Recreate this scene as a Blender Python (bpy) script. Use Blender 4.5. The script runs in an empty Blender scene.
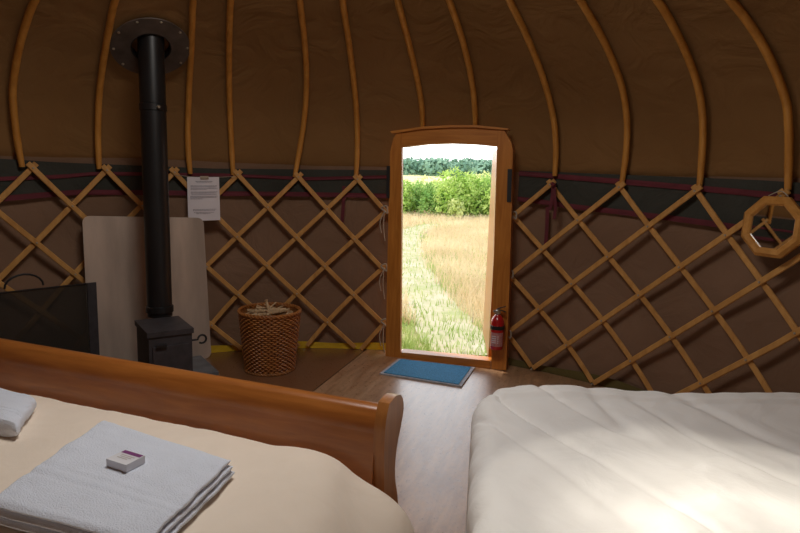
import bpy, bmesh, math, random
import numpy as np
from mathutils import Vector, Matrix, noise
random.seed(7); rng=np.random.default_rng(7)
PI=math.pi
C=bpy.context.scene.collection
# ------------------------------------------------------------------ camera model
CX,CY,CZ,YAW,PIT,ROLL,FPX,R=0.9309579,-1.8729779,1.4036890,-0.2909341,0.1546338,0.0318713,602.0087,2.5671822
CAM=Vector((CX,CY,CZ))
FW=Vector((math.sin(YAW)*math.cos(PIT),math.cos(YAW)*math.cos(PIT),-math.sin(PIT)))
_rt=Vector((math.cos(YAW),-math.sin(YAW),0)); _up=_rt.cross(FW)
RT=math.cos(ROLL)*_rt+math.sin(ROLL)*_up; UP=-math.sin(ROLL)*_rt+math.cos(ROLL)*_up
def ray(u,v): return (FW+RT*((u-400)/FPX)-UP*((v-266.5)/FPX)).normalized()
def onz(u,v,z): d=ray(u,v); return CAM+d*((z-CAM.z)/d.z)
def ony(u,v,y): d=ray(u,v); return CAM+d*((y-CAM.y)/d.y)
def oncyl(u,v,r=R):
    d=ray(u,v); a=d.x*d.x+d.y*d.y; b=CX*d.x+CY*d.y; k=CX*CX+CY*CY-r*r
    return CAM+d*((-b+math.sqrt(b*b-a*k))/a)
ZS=[0,1.35,1.5,1.65,1.8,1.97,2.12,2.25,2.33,3.0]; RS=[2.567,2.57,2.575,2.56,2.51,2.38,2.2,2.0,1.85,.5]
def prof(z): return float(np.interp(z,ZS,RS))
def onprof(u,v,off=0):
    d=ray(u,v); t=.8
    while t<9:
        P=CAM+d*t
        if math.hypot(P.x,P.y)>prof(P.z)+off: return P
        t+=.002
    return P
def pol(th,r,z): return Vector((r*math.sin(th),r*math.cos(th),z))
# ------------------------------------------------------------------ materials
def new(name):
    m=bpy.data.materials.new(name); m.use_nodes=True; nt=m.node_tree
    for n in list(nt.nodes): nt.nodes.remove(n)
    return m,nt
def nd(nt,t,ins=None,**kw):
    n=nt.nodes.new(t)
    for k,v in kw.items(): setattr(n,k,v)
    for k,v in (ins or {}).items():
        if hasattr(v,'is_output') : nt.links.new(v,n.inputs[k])
        else: n.inputs[k].default_value=v
    return n
def rgba(c): return (c[0],c[1],c[2],1)
def ramp(nt,fac,stops):
    n=nt.nodes.new('ShaderNodeValToRGB'); nt.links.new(fac,n.inputs[0])
    e=n.color_ramp.elements
    while len(e)<len(stops): e.new(.5)
    for i,(p,c) in enumerate(stops): e[i].position=p; e[i].color=rgba(c)
    return n.outputs[0]
def coords(nt,scale=(1,1,1),rot=(0,0,0)):
    tc=nd(nt,'ShaderNodeTexCoord'); mp=nd(nt,'ShaderNodeMapping',{'Vector':tc.outputs['Object'],'Scale':scale,'Rotation':rot})
    return mp.outputs[0]
def out(nt,sh): nd(nt,'ShaderNodeOutputMaterial',{'Surface':sh})
def simple(name,col,rough=.6,var=.15,scale=8,bump=0,bscale=40,metal=0,spec=.5,stretch=(1,1,1),coat=0,sheen=0):
    m,nt=new(name); v=coords(nt,stretch)
    n=nd(nt,'ShaderNodeTexNoise',{'Vector':v,'Scale':scale,'Detail':5.0})
    d=[max(0,c*(1-var)) for c in col]; l=[min(1,c*(1+var)) for c in col]
    c=ramp(nt,n.outputs[0],[(.3,d),(.7,l)])
    ins={'Base Color':c,'Roughness':rough,'Metallic':metal,'Specular IOR Level':spec,'Coat Weight':coat,'Sheen Weight':sheen}
    if bump:
        n2=nd(nt,'ShaderNodeTexNoise',{'Vector':v,'Scale':bscale,'Detail':3.0})
        b=nd(nt,'ShaderNodeBump',{'Height':n2.outputs[0],'Strength':bump,'Distance':.01}); ins['Normal']=b.outputs[0]
    p=nd(nt,'ShaderNodeBsdfPrincipled',ins); out(nt,p.outputs[0]); return m
def wood(name,dark,light,rough=.4,stretch=(12,12,1),coat=0,scale=3,spec=.4):
    m,nt=new(name); v=coords(nt,stretch)
    n=nd(nt,'ShaderNodeTexNoise',{'Vector':v,'Scale':float(scale),'Detail':6.0,'Distortion':.6})
    c=ramp(nt,n.outputs[0],[(.3,dark),(.72,light)])
    b=nd(nt,'ShaderNodeBump',{'Height':n.outputs[0],'Strength':.08,'Distance':.004})
    p=nd(nt,'ShaderNodeBsdfPrincipled',{'Base Color':c,'Roughness':rough,'Normal':b.outputs[0],'Coat Weight':coat,'Coat Roughness':.25,'Specular IOR Level':spec})
    out(nt,p.outputs[0]); return m
def canvas(name,dark,light,trans,wr=.5):
    m,nt=new(name); v=coords(nt)
    n=nd(nt,'ShaderNodeTexNoise',{'Vector':v,'Scale':1.3,'Detail':4.0})
    n1=nd(nt,'ShaderNodeTexNoise',{'Vector':v,'Scale':180.0,'Detail':1.0})
    n2=nd(nt,'ShaderNodeTexNoise',{'Vector':v,'Scale':3.0,'Detail':4.0,'Distortion':1.5})
    c=ramp(nt,n.outputs[0],[(.3,dark),(.7,light)])
    b0=nd(nt,'ShaderNodeBump',{'Height':n2.outputs[0],'Strength':wr,'Distance':.05})
    b=nd(nt,'ShaderNodeBump',{'Height':n1.outputs[0],'Strength':.15,'Distance':.002,'Normal':b0.outputs[0]})
    d=nd(nt,'ShaderNodeBsdfDiffuse',{'Color':c,'Normal':b.outputs[0]})
    t=nd(nt,'ShaderNodeBsdfTranslucent',{'Color':c})
    mx=nd(nt,'ShaderNodeMixShader',{'Fac':trans,1:d.outputs[0],2:t.outputs[0]}); out(nt,mx.outputs[0]); return m
def cloth(name,col,bump=.25,bscale=60,fold=.3,fscale=4,shadow=.9):
    m,nt=new(name); v=coords(nt)
    n=nd(nt,'ShaderNodeTexNoise',{'Vector':v,'Scale':float(bscale),'Detail':4.0})
    n2=nd(nt,'ShaderNodeTexNoise',{'Vector':v,'Scale':float(fscale),'Detail':4.0,'Distortion':1.2})
    c=ramp(nt,n2.outputs[0],[(.3,[x*shadow for x in col]),(.7,col)])
    b0=nd(nt,'ShaderNodeBump',{'Height':n2.outputs[0],'Strength':fold,'Distance':.03})
    b=nd(nt,'ShaderNodeBump',{'Height':n.outputs[0],'Strength':bump,'Distance':.004,'Normal':b0.outputs[0]})
    p=nd(nt,'ShaderNodeBsdfPrincipled',{'Base Color':c,'Roughness':.9,'Specular IOR Level':.1,'Sheen Weight':.1,'Normal':b.outputs[0]})
    out(nt,p.outputs[0]); return m
def foliage(name,c1,c2,trans=.35,scale=3):
    m,nt=new(name); v=coords(nt)
    n=nd(nt,'ShaderNodeTexNoise',{'Vector':v,'Scale':float(scale),'Detail':3.0})
    c=ramp(nt,n.outputs[0],[(.35,c1),(.65,c2)])
    d=nd(nt,'ShaderNodeBsdfDiffuse',{'Color':c}); t=nd(nt,'ShaderNodeBsdfTranslucent',{'Color':c})
    mx=nd(nt,'ShaderNodeMixShader',{'Fac':trans,1:d.outputs[0],2:t.outputs[0]}); out(nt,mx.outputs[0]); return m
M={}
M['roof']=canvas('roof_canvas',(.19,.096,.036),(.235,.122,.048),.013)
M['wall']=canvas('wall_canvas',(.205,.122,.077),(.27,.163,.107),.008,.5)
M['band']=canvas('band_canvas',(.050,.050,.042),(.072,.072,.062),.01,.6)
M['tape']=simple('maroon_tape',(.13,.018,.028),.8,.2,10)
M['yellow']=canvas('yellow_canvas',(.66,.42,.03),(.75,.50,.05),.04,.5)
M['olive']=canvas('olive_canvas',(.12,.10,.04),(.16,.13,.05),.04,.5)
M['pole']=wood('ash_pole',(.50,.21,.035),(.66,.31,.065),.45,(6,6,2),.1)
M['rod']=wood('ash_lattice',(.52,.255,.07),(.70,.38,.12),.55,(6,6,2))
M['door']=wood('door_oak',(.42,.14,.018),(.60,.235,.04),.4,(14,14,1.2),.2)
M['doorh']=wood('door_oak_rail',(.42,.14,.018),(.60,.235,.04),.4,(1.2,14,14),.2)
M['doorleaf']=wood('door_edge',(.30,.085,.007),(.42,.135,.014),.35,(14,14,1.2),.2)  # darker, more saturated oak for the open leaf
M['bed']=wood('cherry_bed',(.31,.095,.018),(.45,.155,.031),.3,(1.2,14,14),.5)
M['post']=wood('cherry_post',(.36,.13,.03),(.50,.20,.05),.35,(14,14,1.2),.4)
M['iron']=simple('stove_iron',(.045,.04,.045),.55,.3,20,.1,120)
M['pipe']=simple('black_pipe',(.012,.012,.013),.38,.2,6)
M['steel']=simple('galvanised_sheet',(.60,.49,.41),.45,.22,3,.06,30,metal=.35,stretch=(2.2,2.2,.5))
M['flash']=simple('dull_steel_plate',(.11,.085,.07),.55,.3,12,.1,40,metal=.3)
M['slab']=simple('hearth_slab',(.16,.16,.17),.8,.25,10,.2,60)
M['white']=cloth('white_towel',(.82,.87,.98),.9,260,.15,5,.95)
M['duvet_l']=cloth('cream_duvet',(.92,.80,.67),.1,150,.25,4,.96)
M['duvet_r']=cloth('white_duvet',(.90,.88,.855),.1,150,.35,4,.95)
M['paper']=simple('paper',(.80,.76,.80),.8,.03,4)
M['ink']=simple('grey_ink',(.42,.39,.44),.8,.1,10)
M['string']=simple('string',(.42,.36,.28),.9,.1,30)
M['blue']=simple('blue_mat_pile',(.07,.28,.50),.95,.35,160,.6,300)
M['rubber']=simple('mat_border',(.42,.42,.45),.8,.2,30)
M['red']=simple('extinguisher_red',(.50,.012,.015),.25,.1,6,coat=.4)
M['black']=simple('black_plastic',(.015,.015,.017),.45,.1,10)
M['chrome']=simple('valve_metal',(.6,.58,.5),.3,.1,10,metal=.9)
M['tagw']=simple('extinguisher_label',(.50,.22,.22),.5,.3,60)
M['wicker']=wood('wicker',(.23,.072,.015),(.48,.19,.045),.5,(4,4,30))
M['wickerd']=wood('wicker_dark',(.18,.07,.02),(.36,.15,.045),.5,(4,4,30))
M['stick']=wood('kindling',(.42,.27,.14),(.68,.50,.31),.8,(8,8,8))
M['mirror_frame']=wood('mirror_frame',(.50,.22,.045),(.66,.33,.09),.4,(8,8,8),.2)
M['soap']=simple('soap_carton',(.78,.78,.82),.6,.04,10)
M['purple']=simple('purple_print',(.22,.05,.20),.6,.15,20)
M['purpled']=simple('pale_print',(.55,.50,.46),.6,.1,60)
M['bark']=simple('bark',(.12,.09,.06),.9,.3,8)
M['leaf1']=foliage('leaf_bright',(.32,.50,.09),(.60,.72,.24),.4)
M['leaf2']=foliage('leaf_mid',(.20,.38,.10),(.42,.58,.18),.4)
M['leaf3']=foliage('leaf_yellow',(.52,.60,.20),(.80,.82,.40),.4)
M['wood_far']=foliage('far_wood',(.14,.25,.18),(.26,.40,.28),.1,.35)  # distance haze is mixed into these leaf tones
M['straw']=foliage('straw_grass',(.70,.55,.33),(.86,.71,.47),.4,.5)
M['green']=foliage('green_grass',(.30,.43,.10),(.54,.60,.24),.35,1.5)
# glass mirror
m,nt=new('mirror_glass'); out(nt,nd(nt,'ShaderNodeBsdfPrincipled',{'Base Color':(.9,.9,.88,1),'Metallic':1.0,'Roughness':.02}).outputs[0]); M['mirror']=m
# fireguard mesh: woven wire, mostly open
m,nt=new('wire_mesh'); v=coords(nt)
n=nd(nt,'ShaderNodeTexNoise',{'Vector':v,'Scale':220.0,'Detail':2.0})
r=nd(nt,'ShaderNodeMapRange',{'Value':n.outputs[0],'From Min':.38,'From Max':.50,'To Min':1.0,'To Max':.12})
d=nd(nt,'ShaderNodeBsdfDiffuse',{'Color':(.05,.043,.036,1)}); t=nd(nt,'ShaderNodeBsdfTransparent')
mx=nd(nt,'ShaderNodeMixShader',{'Fac':.70,1:t.outputs[0],2:d.outputs[0]}); out(nt,mx.outputs[0]); M['mesh']=m
# floor
m,nt=new('floor_boards'); tc=nd(nt,'ShaderNodeTexCoord')
sep=nd(nt,'ShaderNodeSeparateXYZ',{'Vector':tc.outputs['Object']})
mp=nd(nt,'ShaderNodeMapping',{'Vector':tc.outputs['Object'],'Scale':(9,1.2,1)})
n=nd(nt,'ShaderNodeTexNoise',{'Vector':mp.outputs[0],'Scale':3.0,'Detail':7.0,'Distortion':.4})
mp2=nd(nt,'ShaderNodeMapping',{'Vector':tc.outputs['Object'],'Scale':(1.6,1,1),'Rotation':(0,0,.6)})
n2=nd(nt,'ShaderNodeTexNoise',{'Vector':mp2.outputs[0],'Scale':7.0,'Detail':8.0,'Roughness':.7,'Distortion':1.2})
n5=nd(nt,'ShaderNodeTexNoise',{'Vector':mp2.outputs[0],'Scale':26.0,'Detail':6.0,'Roughness':.75})
mm=nd(nt,'ShaderNodeMath',{0:n.outputs[0],1:n5.outputs[0]},operation='ADD')
mm=nd(nt,'ShaderNodeMath',{0:mm.outputs[0],1:.5},operation='MULTIPLY')
c=ramp(nt,mm.outputs[0],[(.36,(.28,.14,.066)),(.62,(.54,.33,.19))])
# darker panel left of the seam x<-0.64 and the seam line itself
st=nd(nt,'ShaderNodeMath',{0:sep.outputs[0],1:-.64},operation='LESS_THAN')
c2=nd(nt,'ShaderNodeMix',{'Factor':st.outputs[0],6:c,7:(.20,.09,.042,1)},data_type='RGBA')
md=nd(nt,'ShaderNodeMath',{0:sep.outputs[0],1:.64},operation='ADD')
ab=nd(nt,'ShaderNodeMath',{0:md.outputs[0]},operation='ABSOLUTE')
ln=nd(nt,'ShaderNodeMath',{0:ab.outputs[0],1:.005},operation='LESS_THAN')
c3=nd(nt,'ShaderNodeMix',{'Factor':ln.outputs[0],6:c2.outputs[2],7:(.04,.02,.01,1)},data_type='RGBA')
rg=nd(nt,'ShaderNodeMapRange',{'Value':n5.outputs[0],'From Min':.3,'From Max':.7,'To Min':.22,'To Max':.46})
b=nd(nt,'ShaderNodeBump',{'Height':n2.outputs[0],'Strength':.12,'Distance':.004})
p=nd(nt,'ShaderNodeBsdfPrincipled',{'Base Color':c3.outputs[2],'Roughness':rg.outputs[0],'Specular IOR Level':.8,'Coat Weight':.6,'Coat Roughness':.3,'Normal':b.outputs[0]})
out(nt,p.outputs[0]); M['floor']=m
# meadow ground
m,nt=new('meadow_soil'); v=coords(nt)
n=nd(nt,'ShaderNodeTexNoise',{'Vector':v,'Scale':.8,'Detail':6.0})
c=ramp(nt,n.outputs[0],[(.35,(.30,.32,.12)),(.62,(.46,.37,.22))])
out(nt,nd(nt,'ShaderNodeBsdfDiffuse',{'Color':c}).outputs[0]); M['ground']=m
m,nt=new('worn_path'); v=coords(nt)
n=nd(nt,'ShaderNodeTexNoise',{'Vector':v,'Scale':2.2,'Detail':8.0,'Roughness':.7})
c=ramp(nt,n.outputs[0],[(.33,(.34,.36,.17)),(.5,(.46,.41,.27)),(.7,(.54,.48,.37))])
out(nt,nd(nt,'ShaderNodeBsdfDiffuse',{'Color':c}).outputs[0]); M['path']=m
M['hill']=simple('far_field',(.62,.56,.28),.95,.15,.05)
# ------------------------------------------------------------------ mesh helpers
def link(name,bm,mat,parent=None,smooth=True,origin=None):
    """world-space bmesh -> one object; origin at the parent's base or at the mesh's own base"""
    me=bpy.data.meshes.new(name)
    bmesh.ops.recalc_face_normals(bm,faces=bm.faces)
    if parent is not None: org=parent['_o']
    else:
        if origin is None:
            xs=[v.co for v in bm.verts]
            org=Vector(((min(v.x for v in xs)+max(v.x for v in xs))/2,(min(v.y for v in xs)+max(v.y for v in xs))/2,min(v.z for v in xs)))
        else: org=Vector(origin)
    org=Vector(org)
    # keep textures varied: object coordinates are fine
    bmesh.ops.translate(bm,verts=bm.verts,vec=-org)
    bm.to_mesh(me); bm.free()
    if smooth:
        me.polygons.foreach_set('use_smooth',[True]*len(me.polygons))
        try: me.set_sharp_from_angle(angle=math.radians(40))
        except Exception: pass
    o=bpy.data.objects.new(name,me); C.objects.link(o)
    ms=mat if isinstance(mat,(list,tuple)) else [mat]
    for q in ms: me.materials.append(M[q])
    if parent is not None: o.parent=parent
    else: o.location=org
    o['_o']=list(org)
    return o
def tag(o,label,cat,group=None):
    o['label']=label; o['category']=cat
    if group: o['group']=group
    return o
def thing(name,label,cat,loc,group=None):
    o=bpy.data.objects.new(name,None); C.objects.link(o); o.location=loc; o.empty_display_size=.05
    o['_o']=list(loc); return tag(o,label,cat,group)
def struct(o): o['kind']='structure'; return o
def BM(): return bmesh.new()
def add_tube(bm,pts,rad,seg=10,cap=True):
    pts=[Vector(p) for p in pts]; n=len(pts)
    rads=rad if isinstance(rad,(list,tuple)) else [rad]*n
    rings=[]; prev=None
    for i,p in enumerate(pts):
        t=(pts[min(i+1,n-1)]-pts[max(i-1,0)]).normalized()
        if prev is None:
            a=Vector((0,0,1)) if abs(t.z)<.9 else Vector((1,0,0)); x=t.cross(a).normalized()
        else: x=(prev-t*prev.dot(t)).normalized()
        prev=x; y=t.cross(x)
        rings.append([bm.verts.new(p+(x*math.cos(2*PI*k/seg)+y*math.sin(2*PI*k/seg))*rads[i]) for k in range(seg)])
    for a,b in zip(rings,rings[1:]):
        for k in range(seg): bm.faces.new((a[k],a[(k+1)%seg],b[(k+1)%seg],b[k]))
    if cap: bm.faces.new(rings[0][::-1]); bm.faces.new(rings[-1])
def add_strip(bm,pts,nors,w,t,ch=.25):
    """flat rod: width w across, thickness t along the given normal, chamfered section"""
    pts=[Vector(p) for p in pts]; n=len(pts); rings=[]
    c=min(w,t)*ch
    sec=[(-w/2+c,-t/2),(w/2-c,-t/2),(w/2,-t/2+c),(w/2,t/2-c),(w/2-c,t/2),(-w/2+c,t/2),(-w/2,t/2-c),(-w/2,-t/2+c)]
    for i,p in enumerate(pts):
        tg=(pts[min(i+1,n-1)]-pts[max(i-1,0)]).normalized(); nn=Vector(nors[i]); nn=(nn-tg*nn.dot(tg)).normalized(); x=tg.cross(nn)
        rings.append([bm.verts.new(p+x*a+nn*b) for a,b in sec])
    for a,b in zip(rings,rings[1:]):
        for k in range(8): bm.faces.new((a[k],a[(k+1)%8],b[(k+1)%8],b[k]))
    bm.faces.new(rings[0][::-1]); bm.faces.new(rings[-1])
def add_lathe(bm,prf,seg=32,loc=(0,0,0),mat=None,cap=(True,True)):
    mat=mat or Matrix.Identity(3); rings=[]
    for r,z in prf: rings.append([bm.verts.new(Vector(loc)+mat@Vector((r*math.cos(2*PI*k/seg),r*math.sin(2*PI*k/seg),z))) for k in range(seg)])
    for a,b in zip(rings,rings[1:]):
        for k in range(seg): bm.faces.new((a[k],a[(k+1)%seg],b[(k+1)%seg],b[k]))
    if cap[0]: bm.faces.new(rings[0][::-1])
    if cap[1]: bm.faces.new(rings[-1])
def add_prism(bm,poly,vec,bevel=0,seg=2):
    """closed polygon (world points) extruded by vec"""
    vec=Vector(vec); a=[bm.verts.new(Vector(p)) for p in poly]; b=[bm.verts.new(Vector(p)+vec) for p in poly]; n=len(a)
    fs=[bm.faces.new(a[::-1]),bm.faces.new(b)]
    for k in range(n): fs.append(bm.faces.new((a[k],a[(k+1)%n],b[(k+1)%n],b[k])))
    if bevel:
        es={e for f in fs for e in f.edges if len(e.link_faces)<2 or e.calc_face_angle(0)>.5}
        bmesh.ops.recalc_face_normals(bm,faces=fs)
        bmesh.ops.bevel(bm,geom=list(es),offset=bevel,segments=seg,affect='EDGES',profile=.5)
def add_box(bm,o,ax,ay,az,bevel=0,seg=2):
    o=Vector(o);ax=Vector(ax);ay=Vector(ay)
    add_prism(bm,[o,o+ax,o+ax+ay,o+ay],az,bevel,seg)
def add_grid(bm,f,nu,nv,closeu=False):
    g=[[bm.verts.new(f(i/nu,j/nv)) for j in range(nv+1)] for i in range(nu+(0 if closeu else 1))]
    n=len(g)
    for i in range(nu):
        for j in range(nv): bm.faces.new((g[i][j],g[(i+1)%n][j],g[(i+1)%n][j+1],g[i][j+1]))
    return g
def spline(pts,n=8):
    pts=[Vector(p) for p in pts]; o=[]
    for i in range(len(pts)-1):
        p0=pts[max(i-1,0)];p1=pts[i];p2=pts[i+1];p3=pts[min(i+2,len(pts)-1)]
        for k in range(n):
            t=k/n; o.append(.5*((2*p1)+(p2-p0)*t+(2*p0-5*p1+4*p2-p3)*t*t+(3*p1-p0-3*p2+p3)*t**3))
    o.append(pts[-1]); return o
def fbm(p,o=4): return noise.fractal(Vector(p),1.0,2.0,o)
# ------------------------------------------------------------------ SETTING: floor, wall, roof
bm=BM(); add_lathe(bm,[(2.66,-.05),(2.66,0)],96)
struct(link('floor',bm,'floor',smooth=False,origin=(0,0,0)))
TDR=math.asin(.385/2.6); TDL=math.asin(.425/2.6)   # canvas edges behind the door frame
SPAN=2*PI-TDR-TDL
bm=BM(); RW=R+.05
def wallf(u,v):
    th=TDR+SPAN*u; z=1.46*v
    p=pol(th,1,0); k=fbm((p.x*4.5,p.y*4.5,z*2.0),2)
    k2=abs(noise.noise(Vector((p.x*3+z*.8,p.y*3-z*.6,z*1.2))))
    e=min(1,min(v*(1-v)*8,u*(1-u)*60))
    return pol(th,RW+e*(.028*k-.004*k2)+.012,z)
add_grid(bm,wallf,260,26)
struct(link('wall_surround',bm,'wall',origin=(0,0,0)))
bm=BM()
zr=[1.40,1.46,1.5,1.56,1.63,1.69,1.75,1.81,1.87,1.93,1.99,2.05,2.12,2.19,2.26,2.33,2.43,2.53,2.63,2.73,2.83,2.92,2.975]
nt_=216; ths=[-TDL+(TDL+TDR)*i/8 for i in range(8)]+[TDR+SPAN*i/(nt_-8) for i in range(nt_-8)]
g=[]
for th in ths:
    col=[]
    for z in zr:
        p=pol(th,1,0); s=.006*fbm((p.x*2.5,p.y*2.5,z*2.5))
        col.append(bm.verts.new(pol(th,prof(z)+.045+s+(.03 if z<1.43 else 0),z)))
    g.append(col)
for i in range(len(ths)):
    a=g[i];b=g[(i+1)%len(ths)]
    for j in range(len(zr)-1):
        if i<8 and zr[j]<1.57: continue
        bm.faces.new((a[j],b[j],b[j+1],a[j+1]))
struct(link('ceiling',bm,'roof',origin=(0,0,0)))
# crown ring at the apex (open to the sky)
bm=BM()
add_lathe(bm,[(.44,2.93),(.52,2.93),(.52,3.02),(.44,3.02),(.44,2.93)],48,cap=(False,False))
for k in range(3):
    a=PI*k/3+.2; add_tube(bm,[pol(a,.46,2.98),pol(a,.25,3.06),pol(a,0,3.09),pol(a+PI,.25,3.06),pol(a+PI,.46,2.98)],.014,8)
struct(link('trim_crown_ring',bm,'pole',origin=(0,0,2.93)))
# dark band behind the lattice heads, with maroon tapes
def band(name,mat,th0,th1,lo,hi,r,n=60):
    bm=BM()
    def f(u,v):
        th=th0+(th1-th0)*u; a=lo(th); b=hi(th); p=pol(th,1,0)
        return pol(th,r+.005*fbm((p.x*5,p.y*5,v*2+r*9)),a+(b-a)*v)
    add_grid(bm,f,n,4); return struct(link(name,bm,mat,origin=(0,0,0)))
def lin(*pts):
    xs=[math.radians(a) for a,_ in pts]; ys=[b for _,b in pts]
    return lambda th: float(np.interp(th,xs,ys))
def off(f,d): return lambda th: f(th)+d
thd=math.radians(10.6)
loR=lin((11,1.235),(20,1.20),(37,1.165),(46,1.145),(60,1.14),(100,1.2)); hiR=lin((11,1.445),(45,1.425),(60,1.40),(100,1.41))
band('trim_band_right','band',thd,1.75,loR,hiR,RW-.025)
band('trim_tape_right_lower','tape',thd,1.75,off(loR,-.008),off(loR,.026),RW-.032)
tR=lin((11,1.425),(20,1.405),(48,1.345),(60,1.33),(100,1.35))
band('trim_tape_right_upper','tape',thd,1.75,off(tR,-.017),off(tR,.017),RW-.034)
loL=lin((-100,1.15),(-70,1.165),(-60,1.205),(-38,1.205),(-11,1.22)); hiL=lin((-100,1.42),(-72,1.415),(-62,1.40),(-40,1.39),(-11,1.42))
band('trim_band_left','band',-1.9,-thd,loL,hiL,RW-.025)
band('trim_tape_left_lower','tape',-1.9,-thd,off(loL,-.012),off(loL,.022),RW-.032)
tL=lin((-100,1.27),(-70,1.29),(-62,1.31),(-57,1.335),(-38,1.345),(-25,1.335),(-11,1.37))
band('trim_tape_left_upper','tape',-1.9,-thd,off(tL,-.012),off(tL,.012),RW-.034)
# yellow / olive ground-cloth edge showing at the foot of the wall
band('trim_foot_left','yellow',-1.9,-thd,lambda t:.002,lambda t:.055+.008*math.sin(t*23),RW-.03)
band('trim_foot_right','olive',thd,1.9,lambda t:.002,lambda t:.06+.012*math.sin(t*17),RW-.03)
# ------------------------------------------------------------------ SETTING: door frame
YD=2.40
def P2(u,v,y=YD): return ony(u,v,y)
bm=BM()
fl=[(385.5,357.5),(387.5,250),(389.5,172),(390,150),(394,137),(397,131.5),(402,130.5)]
inn=[(402,130.5)]
def quadprism(bm,poly,depth=.10,y=YD,bevel=.004): add_prism(bm,[P2(u,v,y) for u,v in poly],(0,depth,0),bevel,1)
door=bpy.data.objects.new('door_1',None); C.objects.link(door); door.location=(0,YD,0); door['_o']=[0,YD,0]; door['kind']='structure'
bm=BM(); quadprism(bm,[(385.5,358.5),(387.6,250),(389.6,172),(390,152),(393.5,138),(398,131.5),(402,130.4),(402,147),(401.2,250),(400.3,359.5)],.035)
link('jamb',bm,'door',door,False)
bm=BM(); quadprism(bm,[(491.2,369),(494,250),(497,146),(497,127.5),(504,129.6),(511.5,143),(512.8,150),(511.8,200),(509.2,290),(506,370.5)])
link('jamb',bm,'door',door,False)
top=[(402,130.4),(420,128),(450,126.2),(475,126.2),(497,127.6)]; bot=[(497,146.3),(475,144.2),(450,143.2),(425,144.2),(402,147.2)]
bm=BM(); quadprism(bm,top+bot,.09,YD+.004); link('lintel',bm,'doorh',door,False)
bm=BM(); quadprism(bm,[(390,131.2),(420,126.8),(450,125),(475,125),(508,128.4),(508.5,130.2),(475,127.4),(450,127.4),(420,129.2),(392,133.6)],.10,YD-.015,.002); link('cornice',bm,'doorh',door,False)
bm=BM(); quadprism(bm,[(400.3,352.2),(490.6,360.8),(490.5,369),(400.2,359.4)],.10,YD+.003); link('threshold',bm,'doorh',door,False)
# the leaf stands open outward, hinged on the right jamb
hg=ony(494.2,250,YD+.10); ld=Vector((-.210,.978,0)).normalized(); ln=Vector((.978,.210,0)).normalized()
zt0=P2(497,147,YD).z-.005
leaf=None
bm=BM(); o_=Vector((hg.x,YD+.10,.045)); add_box(bm,o_,ld*.76,ln*.042,(0,0,zt0-.045),.004,1); leaf=link('door_leaf',bm,'doorleaf',door,False)
# dark battens where the wall band is laced to the frame
bm=BM(); add_prism(bm,[P2(507.6,169,YD-.01),P2(512,169,YD-.01),P2(511,202,YD-.01),P2(506.8,202,YD-.01)],(0,.012,0)); link('lacing_batten',bm,'black',door,False)
bm=BM(); add_prism(bm,[P2(386.6,166,YD-.01),P2(389.8,166,YD-.01),P2(389.2,198,YD-.01),P2(386.2,198,YD-.01)],(0,.012,0)); link('lacing_batten',bm,'black',door,False)
# ------------------------------------------------------------------ LATTICE
LM={(0,0):(357,178.5),(1,0):(298,177),(2,0):(238.5,176),(3,0):(178.5,172),(4,0):(107,170),(5,0):(28.5,167.5),
(.5,1):(327,209.5),(1.5,1):(267,207),(4.5,1):(71,206),(0,2):(356,238),(1,2):(297,237),(2,2):(236,236),(5,2):(35.5,242),
(.5,3):(325,266),(1.5,3):(266.5,265),(2.5,3):(206,265),(4.5,3):(79,276),(0,4):(354,294),(1,4):(296,296),(2,4):(237,294),(5,4):(41,311),
(.5,5):(327,319),(0,6):(361,352),(1,6):(303,350),(-.5,1):(384.5,211),(-.5,3):(384,269),(-.5,5):(384,324)}
RM={(0,0):(552,186),(1,0):(617,187),(2,0):(696,190),(3,0):(785,194),(.5,1):(579,220),(1.5,1):(648,227.5),(2.5,1):(727.5,237.5),
(0,2):(543,248),(1,2):(608,257),(2,2):(681,268),(3,2):(761,281.6),(.5,3):(572,281.6),(1.5,3):(639.6,295),(2.5,3):(714,312),(3.5,3):(797,332),
(0,4):(539.6,307.7),(1,4):(602.7,321),(2,4):(670,338),(3,4):(747,360.5),(.5,5):(567.6,344.7),(1.5,5):(631.5,359.5),(2.5,5):(702.7,384),
(0,6):(530,370.5),(1,6):(594.6,381),(-.5,1):(513,216),(-.5,3):(509.5,275),(-.5,5):(507,335)}
def lattice_fit(D,s):
    A=[];T=[];Z=[]
    for (k,r),uv in D.items():
        P=oncyl(*uv,r=R-.01); t=r/6; A.append([1,k,t,k*k,k*t,t*t,t*t*t]); T.append(s*math.atan2(P.x,P.y)); Z.append(P.z)
    A=np.array(A); ct=np.linalg.lstsq(A,np.array(T),rcond=None)[0]; cz=np.linalg.lstsq(A,np.array(Z),rcond=None)[0]
    kl=5 if s<0 else 3.3
    def th(k,t):
        ke=min(k,kl); b=np.array([1,ke,t,ke*ke,ke*t,t*t,t**3])@ct
        return s*(b+(k-ke)*.178)
    def zz(k,t):
        ke=min(k,kl); b=np.array([1,ke,t,ke*ke,ke*t,t*t,t**3])@cz; return b
    return th,zz
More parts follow.
